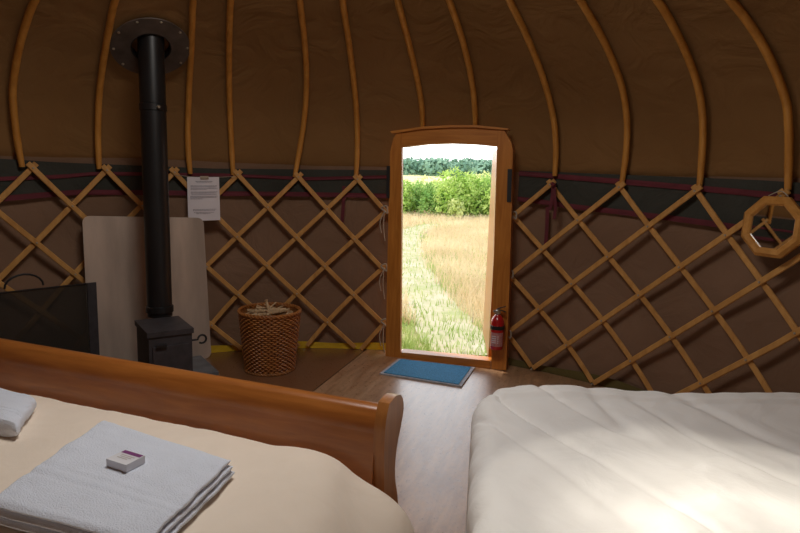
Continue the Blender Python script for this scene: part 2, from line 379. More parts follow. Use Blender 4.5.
def make_lattice(name,label,D,s,kmax):
    th,zz=lattice_fit(D,s); m0=th(kmax/2,0)
    root=thing(name,label,'lattice',pol(m0,R,0))
    for fam in (1,-1):
        rr=R-.004 if fam==1 else R-.020
        k=-3.0 if fam==1 else 0.0
        while k<=kmax+ (0 if fam==1 else 3):
            nodes=[]
            for j in range(0,7):
                kk=k+fam*j*.5
                if kk< -.5-1e-6 or kk>kmax: continue
                nodes.append((kk,j/6))
            if len(nodes)>=2:
                (k0,t0),(k1,t1)=nodes[0],nodes[-1]
                # overhang past the end knots
                ex=.10 if len(nodes)>2 else .12; dt=t1-t0; dk=k1-k0; q=.022/max(dt,.01)*1.0
                pts=[]; nor=[]
                N=max(8,10*(len(nodes)-1))
                for i in range(N+1):
                    f=-q*.9+(1+q*1.4)*i/N; tt=t0+dt*f; kk=k0+dk*f
                    z=zz(kk,tt); h=th(kk,tt)
                    if z<.006: continue
                    pts.append(pol(h,rr,z)); nor.append(pol(h,1,0))
                b=BM(); add_strip(b,pts,nor,.033,.014); link('lattice_rod',b,'rod',root,False)
            k+=1
    # leather knots at every visible crossing: one studded-knot part per panel
    b=BM()
    for j in range(0,7):
        for i in range(-1,int(kmax)*2+1):
            kk=i*.5
            if (i+j)%2==0 and kk<=kmax: 
                P=pol(th(kk,j/6),R-.030,zz(kk,j/6)); n=pol(th(kk,j/6),1,0)
                add_tube(b,[P-n*.003,P+n*.012],[.006,.007],6)
    o=link('knots',b,'string',root); o['kind']='stuff'
    return root,th,zz
latL,thL,zL=make_lattice('lattice_wall_panel','crossed wooden lattice wall section left of the doorway, behind stove and basket',LM,-1,8)
latR,thR,zR=make_lattice('lattice_wall_panel','crossed wooden lattice wall section right of the doorway, above the white bed',RM,1,7)
# cords lashing lattice ends to the door frame
def cord(pts,parent,name='tie_cord',rad=.0035,mat='string'):
    b=BM(); add_tube(b,spline(pts,4),rad,6); return link(name,b,mat,parent)
for (u,v) in [(384.5,211),(384,269),(384,324)]:
    a=oncyl(u,v,R-.045)
    for du,l in ((-3,22),(0.5,30)):
        b_=oncyl(u+du,v+l,R-.05); mdl=oncyl(u+du-1.5,v+l*.5,R-.055)
        cord([a,mdl,b_],latL)
    cord([a,oncyl(u-3,v-3,R-.04),oncyl(u+2,v-5,R-.05),oncyl(u+3,v+2,R-.05),a],latL,'lashing',.006)
for (u,v) in [(513,216),(509.5,275),(507.5,335)]:
    a=oncyl(u,v,R-.045); b_=oncyl(u-3,v+17,R-.06)
    cord([a,oncyl(u-2,v+8,R-.06),b_],latR)
    cord([a,oncyl(u-3,v-3,R-.04),oncyl(u+3,v-4,R-.05),oncyl(u+3,v+3,R-.05),a],latR,'lashing',.006)
# ------------------------------------------------------------------ ROOF POLES
PT=dict(A=[(34.8,0),(23.6,34),(15,67.5),(12.8,101),(17,135),(22,167)],B=[(115,0),(107,40),(101,78),(98,108),(98.5,142),(99,169)],
C_=[(193,0),(192,44),(189,84),(187.6,118),(189,152),(190,174)],D=[(230.5,0),(229.5,34),(229,67),(230,118),(232,152),(233,175)],
E=[(300,0),(305,51),(306.5,94.5),(302,135),(297,162),(295,177)],F=[(342.6,0),(349,44),(354,84),(357,118),(357,152),(356,178)],
G=[(397.6,0),(409,44),(417,78),(422,111),(422.5,126)],H=[(449,0),(461,34),(470,74),(475,108),(475,125.5)],
I=[(509.6,0),(526.5,37),(536.6,61),(543.5,78),(552,108),(555,142),(555,176)],J=[(580.6,0),(602.5,40.5),(619.5,78),(627,111),(626,145),(622,184)],
K=[(657.6,0),(678.5,37),(695.4,74),(702,111),(703,145),(699.5,186)],L=[(731,0),(756,34),(776,71),(787.5,108),(789,142),(788,190)])
PL=dict(A='bent wooden roof pole at far left, above the dark fireguard',B='bent wooden roof pole just left of the round flue plate',
C_='bent wooden roof pole just right of the flue plate, rising behind the paper notice',D='bent wooden roof pole rising from the lattice knot just right of the notice',
E='bowed wooden roof pole rising above the wicker basket',F='bent wooden roof pole just left of the door frame, resting on the lattice',
G='bent wooden roof pole standing on the left half of the door lintel',H='bent wooden roof pole standing on the right half of the door lintel',
I='bent wooden roof pole just right of the door frame, above the hanging red ribbon',J='bent wooden roof pole second to the right of the door frame',
K='bent wooden roof pole third right of the door, next before the mirror pole',L='thick-looking bent wooden roof pole directly above the octagonal mirror')
def roof_pole(pts,label):
    w=[]
    for z,th in pts: w.append(pol(th,prof(z)-.006,z))
    # to the crown ring
    z0,th0=pts[-1]
    for z in (2.45,2.6,2.8,2.955):
        if z>z0+.05: w.append(pol(th0,prof(z)-.006,z))
    w=spline(w,5); n=len(w)
    b=BM(); add_tube(b,w,[.0165+.004*min(1,i/6) for i in range(n)],10)
    # leather/cord loop where the pole foot is tied down
    o=link('roof_pole',b,'pole'); tag(o,label,'roof pole','bent wooden roof poles'); return o
for key,tr in PT.items():
    h=[]
    for u,v in tr[::-1]:
        P=onprof(u,v,-.006) ; h.append((max(P.z,1.33),math.atan2(P.x,P.y)))
    h.sort()
    z=np.array([a for a,_ in h]); t=np.array([b for _,b in h])
    cf=np.polyfit(z-1.8,t,min(3,len(z)-2)) ; zz_=np.linspace(z[0],z[-1],9)
    if key in 'GH':
        pass
    pts=[(float(a),float(np.polyval(cf,a-1.8))) for a in zz_]
    roof_pole(pts,PL[key])
for th,lb in ((math.radians(-77),'bent wooden roof pole beyond the left edge, before the one above the fireguard'),(math.radians(-87),'bent wooden roof pole farthest left, past the edge of the view'),(math.radians(59.3),'bent wooden roof pole farthest right, past the octagonal mirror')):
    roof_pole([(z,th) for z in np.linspace(1.34,2.33,9)],lb)
# ------------------------------------------------------------------ FLUE PLATE, STOVE, SHEET, SLAB, GUARD
FP=onprof(150,44,.03)
rad=math.hypot(FP.x,FP.y); thf=math.atan2(FP.x,FP.y)
nrm=Vector((-math.sin(thf)*.60,-math.cos(thf)*.60,-.80)); nrm.normalize()
tx=Vector((math.cos(thf),-math.sin(thf),0)); ty=nrm.cross(tx)
FC=onprof(150.5,45,-.0)+nrm*.02
Mx=Matrix((tx,ty,nrm)).transposed()
fpt=thing('flue_plate','round dull steel flashing plate on roof canvas around the black flue','flue plate',FC)
b=BM(); add_lathe(b,[(.115,.0),(.23,.0),(.232,.004),(.23,.008),(.115,.008),(.115,0)],48,FC,Mx,(False,False)); link('plate',b,'flash',fpt)
b=BM(); add_lathe(b,[(.113,-.12),(.118,-.12),(.118,.010),(.113,.010),(.113,-.12),(.08,-.12),(.002,-.118)],40,FC,Mx,(False,True)); link('sleeve',b,'pipe',fpt)  # ends in an added black disc that darkens the inside of the sleeve
for k in range(10):
    a=2*PI*k/10+.2; c0=FC+(tx*math.cos(a)+ty*math.sin(a))*.212
    b=BM(); add_lathe(b,[(.009,.006),(.008,.011),(.003,.014)],10,c0,Mx); link('rivet',b,'chrome',fpt)
# stove
zt=.445
a0=onz(138,317.5,zt); a1=onz(147,333.5,zt); a2=onz(191,324.5,zt)
W=(a2-a1).length*.92; em=(a0-a1).normalized(); e1=((a2-a1).normalized()*.25+Vector((-em.y,em.x,0))*(1 if Vector((-em.y,em.x,0)).dot(a2-a1)>0 else -1)).normalized(); e2=Vector((-e1.y,e1.x,0));  # e2 points to the back
if e2.dot(a0-a1)<0: e2=-e2
DP=.35
st=thing('wood_stove','small dark iron wood-burning stove with tall black flue pipe in front of steel sheet','stove',a1+e1*W/2+e2*DP/2-Vector((0,0,zt)))
b=BM(); add_box(b,a1-Vector((0,0,.03)),e1*W,e2*DP,(0,0,.03),.008); link('top_plate',b,'iron',st,False)
ins=.009
o0=a1+e1*ins+e2*ins; o0.z=.10
b=BM(); add_box(b,o0,e1*(W-2*ins),e2*(DP-2*ins),(0,0,zt-.13),.01); link('body',b,'iron',st,False)
dr=o0+e1*.02-e2*.012; dr.z=.14
b=BM(); add_box(b,dr,e1*(W-2*ins-.04),e2*.014,(0,0,.215),.008); dd=link('stove_door',b,'iron',st,False)
b=BM(); h0=dr+e1*.015-e2*.016; h0.z=.355
add_box(b,h0,e1*.06,e2*.012,(0,0,.014),.003)
hp=h0+e1*(W-.10)-e2*.0; 
link('latch',b,'black',dd,False)
b=BM(); hs=a2-e2*.0+e1*(-.01); hs.z=.345
pts=[hs-e1*.03,hs+e1*.03]
cc=hs+e1*.075
for k in range(0,13):
    an=PI+ -2*PI*.86*k/12; pts.append(cc+e1*.026*math.cos(an)+Vector((0,0,.026*math.sin(an)+.0)))
add_tube(b,pts,.0065,8); link('curled_handle',b,'black',st)
for i in (0,1):
    for j in (0,1):
        f=o0+e1*(.015+(W-2*ins-.03)*i)+e2*(.015+(DP-2*ins-.03)*j)
        b=BM(); add_tube(b,[(f.x,f.y,.11),(f.x,f.y,.031)],[.022,.016],8); link('leg',b,'iron',st)
pb=onz(160,314,zt); pb.z-=.012; pt=Vector((FC.x,FC.y,2.32))
pd=(pt-pb)
b=BM(); add_tube(b,[pb+pd*t for t in (0,.2,.4,.6,.8,1.0)],.077,24); fl_=link('flue_pipe',b,'pipe',st)
for t,rr_ in ((.025,.085),(.70,.082)):
    b=BM(); add_tube(b,[pb+pd*(t-.012),pb+pd*(t-.010),pb+pd*(t+.010),pb+pd*(t+.012)],[.077,rr_,rr_,.077],24); link('collar',b,'pipe',fl_)
b=BM(); add_tube(b,[pb+pd*(.70)+Vector((.08,-.05,0))*.8,pb+pd*(.70)+Vector((.08,-.05,0))*1.08],.009,8); link('screw',b,'chrome',fl_)
# hearth slab
s0=onz(219,376,0); 
b=BM(); sl=st.location.copy(); 
c0=Vector((s0.x,s0.y,0)); ex=e1; 
add_box(b,c0,-e1*.62+Vector((0,0,0)),e2*.62,(0,0,.03),.006)
o=link('hearth_slab',b,'slab',None,False); tag(o,'flat dark grey hearth slab on the floor under the iron stove','hearth slab')
# galvanised heat sheet leaning on lattice
bl=oncyl(88.5,352,R-.06); br=oncyl(210,354,R-.06); tl=oncyl(81.5,215.5,R-.045); tr_=oncyl(202,217.5,R-.045)
bl.z=.0; br.z=.0
ux=(br-bl); uz=((tl-bl)+(tr_-br))*.5
Wd=ux.length; Hh=uz.length; uxn=ux.normalized()
nn=uxn.cross(uz).normalized()
if nn.dot(CAM-bl)<0: nn=-nn
pull=nn*.20   # chord of a curved wall: bring it inside the circle
poly=[]
rc=.045
for (cu,cv,a0_) in ((Wd-rc,rc,-90),(Wd-rc,Hh-rc,0),(rc,Hh-rc,90),(rc,rc,180)):
    for k in range(6):
        an=math.radians(a0_+90*k/5); poly.append((cu+rc*math.cos(an),cv+rc*math.sin(an)))
def sheetp(a,bv):
    fb=bv/Hh
    l=bl+(tl-bl)*fb; r_=br+(tr_-br)*fb
    q=l+(r_-l)*(a/Wd)
    d=(q-CAM); n0=(-CAM+bl).dot(nn)+.02
    return q+nn*.03
b=BM(); add_prism(b,[sheetp(a,c) for a,c in poly],nn*.006); o=link('heat_shield',b,'steel',None,False)
tag(o,'pale galvanised steel heat shield sheet leaning on lattice behind the stove','metal sheet')
# fireguard
gR=onprof(95,283,-.0); dR_=ray(96,283)
def ondist(u,v,P,n): d=ray(u,v); return CAM+d*((P-CAM).dot(n)/d.dot(n))
gp=Vector((-1.98,1.10,0)); gdir=Vector((-.42,-.907,0)).normalized(); gn=Vector((-gdir.y,gdir.x,0))
g0=ondist(95.5,282,gp,gn); g1=ondist(-4,289,gp,gn)
gz=g0.z; g1f=g0+gdir*.95; 
gt=thing('fireguard','dark see-through mesh fireguard standing at far left beside the steel sheet','fireguard',Vector((g0.x,g0.y,0))+gdir*.45)
base=Vector((g0.x,g0.y,.03))
b=BM(); add_box(b,base+gdir*.02,gdir*.91,gn*.002,(0,0,gz-.036)); link('mesh_panel',b,'mesh',gt,False)
b=BM(); add_box(b,base,gdir*.055,gn*.012,(0,0,gz-.03),.003); link('post',b,'iron',gt,False)
b=BM(); add_box(b,base+gdir*.90,gdir*.05,gn*.02,(0,0,gz-.03),.003); link('post',b,'black',gt,False)
b=BM(); add_box(b,base+gdir*.05+Vector((0,0,gz-.036)),gdir*.86,gn*.008,(0,0,.007),.002); link('rail',b,'black',gt,False)
b=BM(); add_box(b,base+gdir*.05+Vector((0,0,.0)),gdir*.86,gn*.014,(0,0,.02),.003); link('rail',b,'black',gt,False)
for q in (.02,.93):
    b=BM(); f=base+gdir*q-gn*.10; f.z=0; add_box(b,f,gdir*.03,gn*.2,(0,0,.03),.004); link('foot',b,'black',gt,False)
hc=ondist(24,282,gp,gn)
b=BM(); add_tube(b,[hc+gdir*.10*math.cos(PI*k/10)+Vector((0,0,-.03+.075*math.sin(PI*k/10))) for k in range(11)],.006,8); link('handle',b,'black',gt)
# ------------------------------------------------------------------ NOTICE on its string
sp=[oncyl(174,175,R-.03),oncyl(203,177.5,R-.05),oncyl(236,176.5,R-.03)]
b=BM(); add_tube(b,spline(sp,4),.002,6); o=link('notice_string',b,'string'); tag(o,'thin string stretched along the lattice heads, carrying the paper notice','string')
cor=[oncyl(u,v,R-.06) for u,v in [(187,177),(219,177),(220.3,220),(188.3,221)]]
nt_o=thing('paper_notice','white printed paper notice hanging on string right of the stovepipe','notice',(cor[3]+cor[2])/2)
b=BM()
def pap(u,v):
    q=(cor[3]*(1-u)+cor[2]*u)*(1-v)+(cor[0]*(1-u)+cor[1]*u)*v
    n=pol(math.atan2(q.x,q.y),1,0); return q-n*(.012*math.sin(PI*u)*(1-v*.5))
add_grid(b,pap,10,10); link('sheet',b,'paper',nt_o)
def onpap(u,v): 
    q=pap(u,v); n=pol(math.atan2(q.x,q.y),1,0); return q-n*.0025
b=BM()
rows=[(.90,.25,.80),(.885,.28,.76),(.80,.10,.92),(.775,.10,.90),(.74,.10,.93),(.715,.10,.60),(.66,.10,.93),(.635,.10,.88),(.60,.12,.90),(.56,.08,.93),(.535,.08,.9),(.505,.08,.45),(.26,.15,.88),(.235,.15,.86),(.19,.18,.80),(.165,.25,.70)]
for v,u0,u1 in rows:
    u=u0
    while u<u1:
        w=random.uniform(.03,.09); e=min(u+w,u1)
        b.faces.new([b.verts.new(onpap(*q)) for q in ((u,v-.008),(e,v-.008),(e,v+.008),(u,v+.008))]); u=e+.018
link('print',b,'ink',nt_o,False)['kind']='stuff'
b=BM(); add_strip(b,[onpap(.40,.985),onpap(.66,.985)],[pol(thf,1,0)]*2,.022,.02); link('clip',b,'string',nt_o,False)
# ------------------------------------------------------------------ MIRROR
mc=oncyl(773,227,R-.075); mth=math.atan2(mc.x,mc.y)
mn=Vector((-.712,-.702,.05)).normalized(); mx_=Vector((-mn.y,mn.x,0)).normalized()
if mx_.dot(RT)<0: mx_=-mx_
my_=mx_.cross(-mn).normalized()
if my_.z<0: my_=-my_
mt=thing('octagonal_mirror','octagonal wall mirror in orange wood frame hung on lattice at right edge','mirror',mc-my_*.16)
def octp(r,d,ph=PI/8): return [mc+mx_*r*math.cos(2*PI*k/8+ph)+my_*r*math.sin(2*PI*k/8+ph)+mn*d for k in range(8)]
b=BM()
rings=[octp(.118,.012),octp(.128,.022),octp(.150,.026),octp(.158,.020),octp(.168,.012),octp(.168,-.010),octp(.118,-.010)]
rv=[[b.verts.new(q) for q in rg_] for rg_ in rings]
for i in range(len(rv)):
    a=rv[i];c_=rv[(i+1)%len(rv)]
    for k in range(8): b.faces.new((a[k],a[(k+1)%8],c_[(k+1)%8],c_[k]))
link('frame',b,'mirror_frame',mt,False)
b=BM(); add_prism(b,octp(.119,-.004),mn*.010); link('glass',b,'mirror',mt,False)
b=BM(); add_tube(b,spline([mc+my_*.158-mn*.004-mx_*.05,mc+my_*.185-mn*.02,mc+my_*.158-mn*.004+mx_*.05],4),.003,6); link('hanging_cord',b,'string',mt)
# ------------------------------------------------------------------ RED RIBBON hanging at the first knot right of the door
rb=thing('hanging_ribbon','maroon cloth ribbon tied at lattice knot, hanging just right of door','ribbon',oncyl(553,214,R-.05))
b=BM(); pr=[oncyl(554,184,R-.045),oncyl(554.5,195,R-.06),oncyl(555.5,207,R-.055),oncyl(554,219,R-.05)]
add_strip(b,spline(pr,4),[pol(.3,1,0)]*13,.022,.003); link('tail',b,'tape',rb)
b=BM(); pr=[oncyl(553,184,R-.04),oncyl(552,198,R-.05),oncyl(550,210,R-.05)]
add_strip(b,spline(pr,4),[pol(.45,1,.1)]*9,.024,.003); link('tail',b,'tape',rb)
b=BM(); add_tube(b,[oncyl(552,183,R-.05),oncyl(553.5,186,R-.06),oncyl(555,184,R-.05)],[.012,.017,.012],8); link('bow_knot',b,'tape',rb)
for (u,v0,v1,lb) in ((546.5,207,247,'maroon tape hanging down the canvas behind the lattice, right of door'),(343,186,222,'maroon tape hanging down the canvas behind the lattice, left of door')):
    pr=[oncyl(u+(1 if u>400 else 1),v0,R+.012),oncyl(u+.3,(v0+v1)/2,R+.010),oncyl(u-1,v1,R+.012)]
    b=BM(); add_strip(b,spline(pr,4),[pol(math.atan2(pr[0].x,pr[0].y),1,0)]*9,.026,.003); o=link('hanging_tape',b,'tape'); tag(o,lb,'tape')
# ------------------------------------------------------------------ FIRE EXTINGUISHER
ex0=ony(498,351,2.35); X,Y=ex0.x-.014,2.346; zb=ex0.z+.014; H=.31
ft=thing('fire_extinguisher','small red fire extinguisher mounted low on the right door jamb','fire extinguisher',(X,Y,zb))
b=BM(); add_lathe(b,[(.032,0),(.044,.004),(.048,.012),(.048,.20),(.045,.215),(.034,.236),(.022,.250),(.017,.256),(.017,.262)],28,(X,Y,zb)); cyl=link('cylinder',b,'red',ft)
b=BM()
for i in range(9):
    pass
def lab(u,v):
    a=-PI/2+.15+(u-.5)*2.0; return Vector((X+.0486*math.cos(a),Y+.0486*math.sin(a),zb+.03+.10*v))
add_grid(b,lab,12,2); link('printed_label',b,'tagw',cyl)
b=BM()
for v in (.25,.4,.55,.7):
    for u0,u1 in ((.1,.45),(.52,.62)):
        q=[lab(u0+(u1-u0)*i/4,v) for i in range(5)]; q2=[lab(u0+(u1-u0)*i/4,v+.06) for i in range(5)]
        for i in range(4):
            vs=[b.verts.new(p_+ (p_-Vector((X,Y,p_.z))).normalized()*.0008) for p_ in (q[i],q[i+1],q2[i+1],q2[i])]; b.faces.new(vs)
link('label_text',b,'paper',cyl,False)
b=BM(); add_lathe(b,[(.0482,.150),(.051,.152),(.051,.176),(.0482,.178)],28,(X,Y,zb),None,(False,False)); add_box(b,(X-.03,Y+.04,zb+.15),(.06,0,0),(0,.015,0),(0,0,.028)); link('strap',b,'black',ft,False)
b=BM(); add_box(b,(X-.025,Y+.042,zb+.05),(.05,0,0),(0,.012,0),(0,0,.19),.002); link('wall_bracket',b,'black',ft,False)
b=BM(); add_lathe(b,[(.016,.258),(.019,.262),(.019,.285),(.012,.290),(.012,.296)],16,(X,Y,zb)); link('valve',b,'chrome',ft)
b=BM(); add_tube(b,[(X-.012,Y-.018,zb+.275),(X-.013,Y-.026,zb+.275)],.013,14); link('gauge',b,'chrome',ft)
b=BM(); add_strip(b,spline([(X-.012,Y,zb+.292),(X+.015,Y,zb+.305),(X+.050,Y,zb+.318)],4),[(0,0,1)]*9,.018,.006); link('lever',b,'black',ft,False)
b=BM(); add_strip(b,spline([(X-.005,Y,zb+.283),(X+.025,Y,zb+.286),(X+.052,Y,zb+.278)],4),[(0,0,1)]*9,.016,.006); link('carry_handle',b,'black',ft,False)
b=BM(); add_tube(b,[(X-.016,Y,zb+.278),(X-.034,Y-.004,zb+.276)],[.009,.007],10); link('nozzle',b,'black',ft)
# ------------------------------------------------------------------ DOORMAT
mq=[onz(379.5,374.5,.0),onz(398.5,359.8,.0),onz(475,368.5,.0),onz(461.5,387.5,.0)]
mt_=thing('doormat','blue rectangular doormat with grey edge on floor inside the doorway','doormat',(-.05,2.18,0))
cen=sum(mq,Vector())/4
b=BM(); add_prism(b,[Vector((q.x,q.y,.001)) for q in mq],(0,0,.009),.003); link('backing',b,'rubber',mt_,False)
b=BM(); add_prism(b,[Vector((q.x,q.y,.008))+(cen-q)*.085*Vector((1,1,0)) for q in mq],(0,0,.007),.002); link('pile',b,'blue',mt_,False)
# ------------------------------------------------------------------ BASKET
bx=onz(270,377,0); dirb=Vector((bx.x-CX,bx.y-CY,0)).normalized(); bc=Vector((bx.x,bx.y,0))+dirb*.175
HB=.43
bt=thing('wicker_basket','round brown wicker log basket full of kindling on floor left of door','basket',bc)
def br_(z): return .166+.042*(z/HB)
b=BM(); NS=28; NR=30
for row in range(NR):
    z=.012+(HB-.03)*row/(NR-1); ring=[]
    for k in range(NS*4):
        a=2*PI*k/(NS*4); w=.0055*math.cos(NS/2*2*a/1+PI*row) if True else 0
        ring.append(bc+Vector(((br_(z)+w)*math.cos(a),(br_(z)+w)*math.sin(a),z)))
    n=len(ring); rr2=.0068
    vr=[]
    for k in range(n):
        p_=ring[k]; o_=Vector((p_.x-bc.x,p_.y-bc.y,0)).normalized()
        vr.append([b.verts.new(p_+o_*rr2),b.verts.new(p_+Vector((0,0,rr2))),b.verts.new(p_-o_*rr2),b.verts.new(p_-Vector((0,0,rr2)))])
    for k in range(n):
        A_=vr[k];B_=vr[(k+1)%n]
        for q in range(4): b.faces.new((A_[q],A_[(q+1)%4],B_[(q+1)%4],B_[q]))
link('woven_side',b,'wicker',bt)
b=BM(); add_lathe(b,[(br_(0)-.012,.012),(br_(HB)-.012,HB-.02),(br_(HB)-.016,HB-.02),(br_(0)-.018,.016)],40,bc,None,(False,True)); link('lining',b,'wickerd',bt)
b=BM()
for ph in (0,PI):
    add_tube(b,[bc+Vector(((br_(HB)+.003*math.sin(a*24+ph))*math.cos(a),(br_(HB)+.003*math.sin(a*24+ph))*math.sin(a),HB-.006+.006*math.cos(a*24+ph))) for a in [2*PI*k/144 for k in range(145)]],.009,8)
link('braided_rim',b,'wicker',bt)
b=BM()
for ph in (0,PI):
    add_tube(b,[bc+Vector(((br_(0)+.004+.003*math.sin(a*24+ph))*math.cos(a),(br_(0)+.004+.003*math.sin(a*24+ph))*math.sin(a),.010+.005*math.cos(a*24+ph))) for a in [2*PI*k/144 for k in range(145)]],.008,8)
link('braided_base',b,'wickerd',bt)
rnd=random.Random(3)
for i in range(40):
    a=rnd.gauss(.25,.5)+(1.2 if i%5==0 else 0); L_=rnd.uniform(.20,.33); q=rnd.uniform(-.15,.15); lay=i//7
    d=Vector((math.cos(a),math.sin(a),rnd.uniform(-.06,.06))); off_=Vector((-math.sin(a),math.cos(a),0))*q
    mxl=2*math.sqrt(max(.01,.18**2-q*q))-.02; L_=min(L_,mxl)
    c_=bc+off_+Vector((0,0,HB-.055+lay*.013))
    if i>=34: L_*=.8; d.z=.25; c_.z=HB-.01
    b=BM(); w=rnd.uniform(.010,.019)
    add_strip(b,[c_-d*L_/2,c_-d*L_*.2+Vector((0,0,rnd.uniform(-.004,.004))),c_+d*L_*.2,c_+d*L_/2],[(rnd.uniform(-.6,.6),rnd.uniform(-.6,.6),1)]*4,w,w*rnd.uniform(.5,1),.2)
    o=link('kindling_stick',b,'stick',None,False); tag(o,'short split kindling stick lying in the wicker basket','stick','kindling lying in the basket')
b=BM(); kp=onz(267.5,298,HB+.07)
ks=bc+Vector((.02,-.03,HB-.03))
tipd=Vector((-.015,.0,.0))
add_tube(b,spline([ks+Vector((.0,-.02,-.01)),ks+Vector((-.012,-.01,.05)),ks+Vector((-.03,0,.095))],4),[.010,.010,.010,.009,.009,.009,.009,.009,.008],7)
add_tube(b,[ks+Vector((-.028,0,.088)),ks+Vector((-.032,0,.105))],[.008,.013],8)
o=link('kindling_stick',b,'stick'); tag(o,'kindling stick poking upright out of the wicker basket','stick')
# ------------------------------------------------------------------ LEFT BED (sleigh footboard)
# side profile of the footboard in (y,z): S curve, rolled top leaning away from the bed
XL,XR=-1.85,-.004
BO=Vector((.391,-.212,0)); BX=Vector((.9984,-.0566,0)); BY=Vector((.0566,.9984,0))
def bl_(bm):          # bed frame -> world (the bed stands turned a few degrees)
    for v in bm.verts:
        c=v.co.copy(); v.co=BO+BX*c.x+BY*c.y+Vector((0,0,c.z))
    return bm
bedt=thing('sleigh_bed','glossy cherry-wood sleigh bed with curved footboard across the left foreground','bed',BO+BX*-.92+BY*-.95)
def P3(l): return [Vector((0,y,z)) for y,z in l]
inner=spline(P3([(-.050,.10),(-.052,.30),(-.056,.42),(-.056,.50),(-.050,.56),(-.036,.635)]),4)
outer=[p_+Vector((0,.026,0)) for p_ in inner]
b=BM(); add_prism(b,[Vector((XL,p_.y,p_.z)) for p_ in inner]+[Vector((XL,p_.y,p_.z)) for p_ in outer[::-1]],(XR-XL,0,0)); link('footboard_panel',bl_(b),'bed',bedt)
fr=spline(P3([(-.040,.612),(-.0385,.618),(-.036,.640),(-.026,.668),(-.010,.690)]),4)
topc=[Vector((0,.016+.034*math.cos(math.radians(a)),.664+.034*math.sin(math.radians(a)))) for a in (110,90,65,40,15,-10,-35,-60,-90)]
bk=spline(P3([(-.008,.622),(-.012,.614)]),2)
b=BM(); add_prism(b,[Vector((XL,p_.y,p_.z)) for p_ in fr+topc+bk],(XR-XL,0,0)); link('rolled_rail',bl_(b),'bed',bedt)
def post(x0,x1):
    f=spline(P3([(-.020,.0),(-.024,.20),(-.030,.36),(-.040,.46),(-.046,.54),(-.050,.60),(-.046,.65),(-.034,.69),(-.016,.718)]),4)
    k=spline(P3([(.040,.724),(.085,.710),(.110,.680),(.113,.645),(.092,.600),(.066,.555),(.052,.500),(.056,.440),(.082,.370),(.100,.28),(.106,.15),(.100,0)]),4)
    b=BM(); add_prism(b,[Vector((x0,p_.y,p_.z)) for p_ in f+k],(x1-x0,0,0),.006,2); return bl_(b)
link('post',post(-.006,.030),'post',bedt); link('post',post(XL-.03,XL+.006),'post',bedt)
for xs in (XR-.03,XL):
    b=BM(); add_box(b,(xs,-1.86,.16),(.026,0,0),(0,1.82,0),(0,0,.14),.006); link('side_rail',bl_(b),'bed',bedt,False)
b=BM(); add_box(b,(XL+.05,-1.84,.20),(XR-XL-.11,0,0),(0,1.74,0),(0,0,.20),.05,4); link('mattress',bl_(b),'duvet_r',bedt)
# duvet
def duvL(u,v):
    y=-1.85+1.79*v
    sx=-1.80+2.30*u; x1=-.20; rx,rz=.355,.27
    if sx<=x1: x=sx; z=.566
    else:
        a=(sx-x1)/.31
        if a<PI/2: x=x1+rx*math.sin(a); z=.566-rz*(1-math.cos(a))
        else: x=x1+rx+.02*(sx-x1-.31*PI/2); z=.566-rz-(sx-x1-.31*PI/2)
    q=BO+BX*x+BY*y
    z-=.022*max(0,(y+.30)/.24)**2
    w=max(0,min(1,(x+.45)*2.4))
    fold=.011*math.sin(15*(x+.55*y)+3*noise.noise(Vector((q.x*2,q.y*2,7))))*w
    z+=duvn(q.x,q.y)+fold*.9
    if sx>x1: q=q+BX*fold*.8
    if v>.985: z-=.10*((v-.985)/.015)**2
    return Vector((q.x,q.y,max(z,.14)))
def duvn(x,y): return fbm((x*2.2,y*2.2,1.3))*.010+.005*fbm((x*6,y*5,4.1))
b=BM(); add_grid(b,duvL,150,140); o=link('duvet',b,'duvet_l'); tag(o,'cream cotton duvet spread over the sleigh bed under the towels','duvet')
# towels
def towel(name,label,c4,zb,layers,lh,seed,group=None):
    """folded towel: c4 = far-left, far-right, near-right, near-left corners (world xy)"""
    root=thing(name,label,'towel',Vector((sum(q.x for q in c4)/4,sum(q.y for q in c4)/4,zb)),group)
    for L_ in range(layers):
        z0=zb+lh*L_; sh=.006*(layers-1-L_); b=BM()
        def f(u,v,z0=z0,sh=sh):
            # u around section: closed rounded loop across left-right, v from far to near
            a=2*PI*u; s=.5+ .5*math.copysign(abs(math.cos(a))**.28,math.cos(a)); t=math.copysign(abs(math.sin(a))**.55,math.sin(a))
            vv=min(max(v,0),1)
            q=(c4[0]*(1-s)+c4[1]*s)*(1-vv)+(c4[3]*(1-s)+c4[2]*s)*vv
            q=Vector((q.x,q.y,0)); ce=Vector((sum(p_.x for p_ in c4)/4,sum(p_.y for p_ in c4)/4,0)); q+=(q-ce)*sh*3
            ev=min(1,math.sqrt(max(0,min(v,1-v))/.03+.02)) if (v<.03 or v>.97) else 1
            zt_=z0+lh/2+lh*.56*t*ev
            zt_+=.006*fbm((q.x*5,q.y*5,seed))+.0035*fbm((q.x*14,q.y*14,seed+3))
            # woven border ridge near the front hem
            if t>0: zt_+= -.0022*(math.exp(-((vv-.62)/.012)**2)+math.exp(-((vv-.70)/.012)**2))
            w=.006*noise.noise(Vector((v*6,seed,L_*2.)))
            return Vector((q.x+w,q.y+w,zt_))
        g=add_grid(b,f,72,60,True)
        b.faces.new([c_[0] for c_ in g]); b.faces.new([c_[-1] for c_ in g][::-1])
        last=link('fold',b,'white',root)
    return root,last
ZT=.592
def tz(u,v,z): return onz(u,v,z)
t4=[tz(104,416,.632),tz(231,457,.630),tz(142,540,.630),tz(-14,497,.632)]
tw,twtop=towel('folded_towel','folded white towel on the cream duvet, with a small box on it',t4,.572,3,.018,2.0)
t5=[tz(-120,372,.64),tz(33,393,.64),tz(31,414,.61),tz(-90,440,.61)]
t5=[tz(-110,360,.635),tz(36,391,.635),tz(16,424,.62),tz(-140,400,.62)]
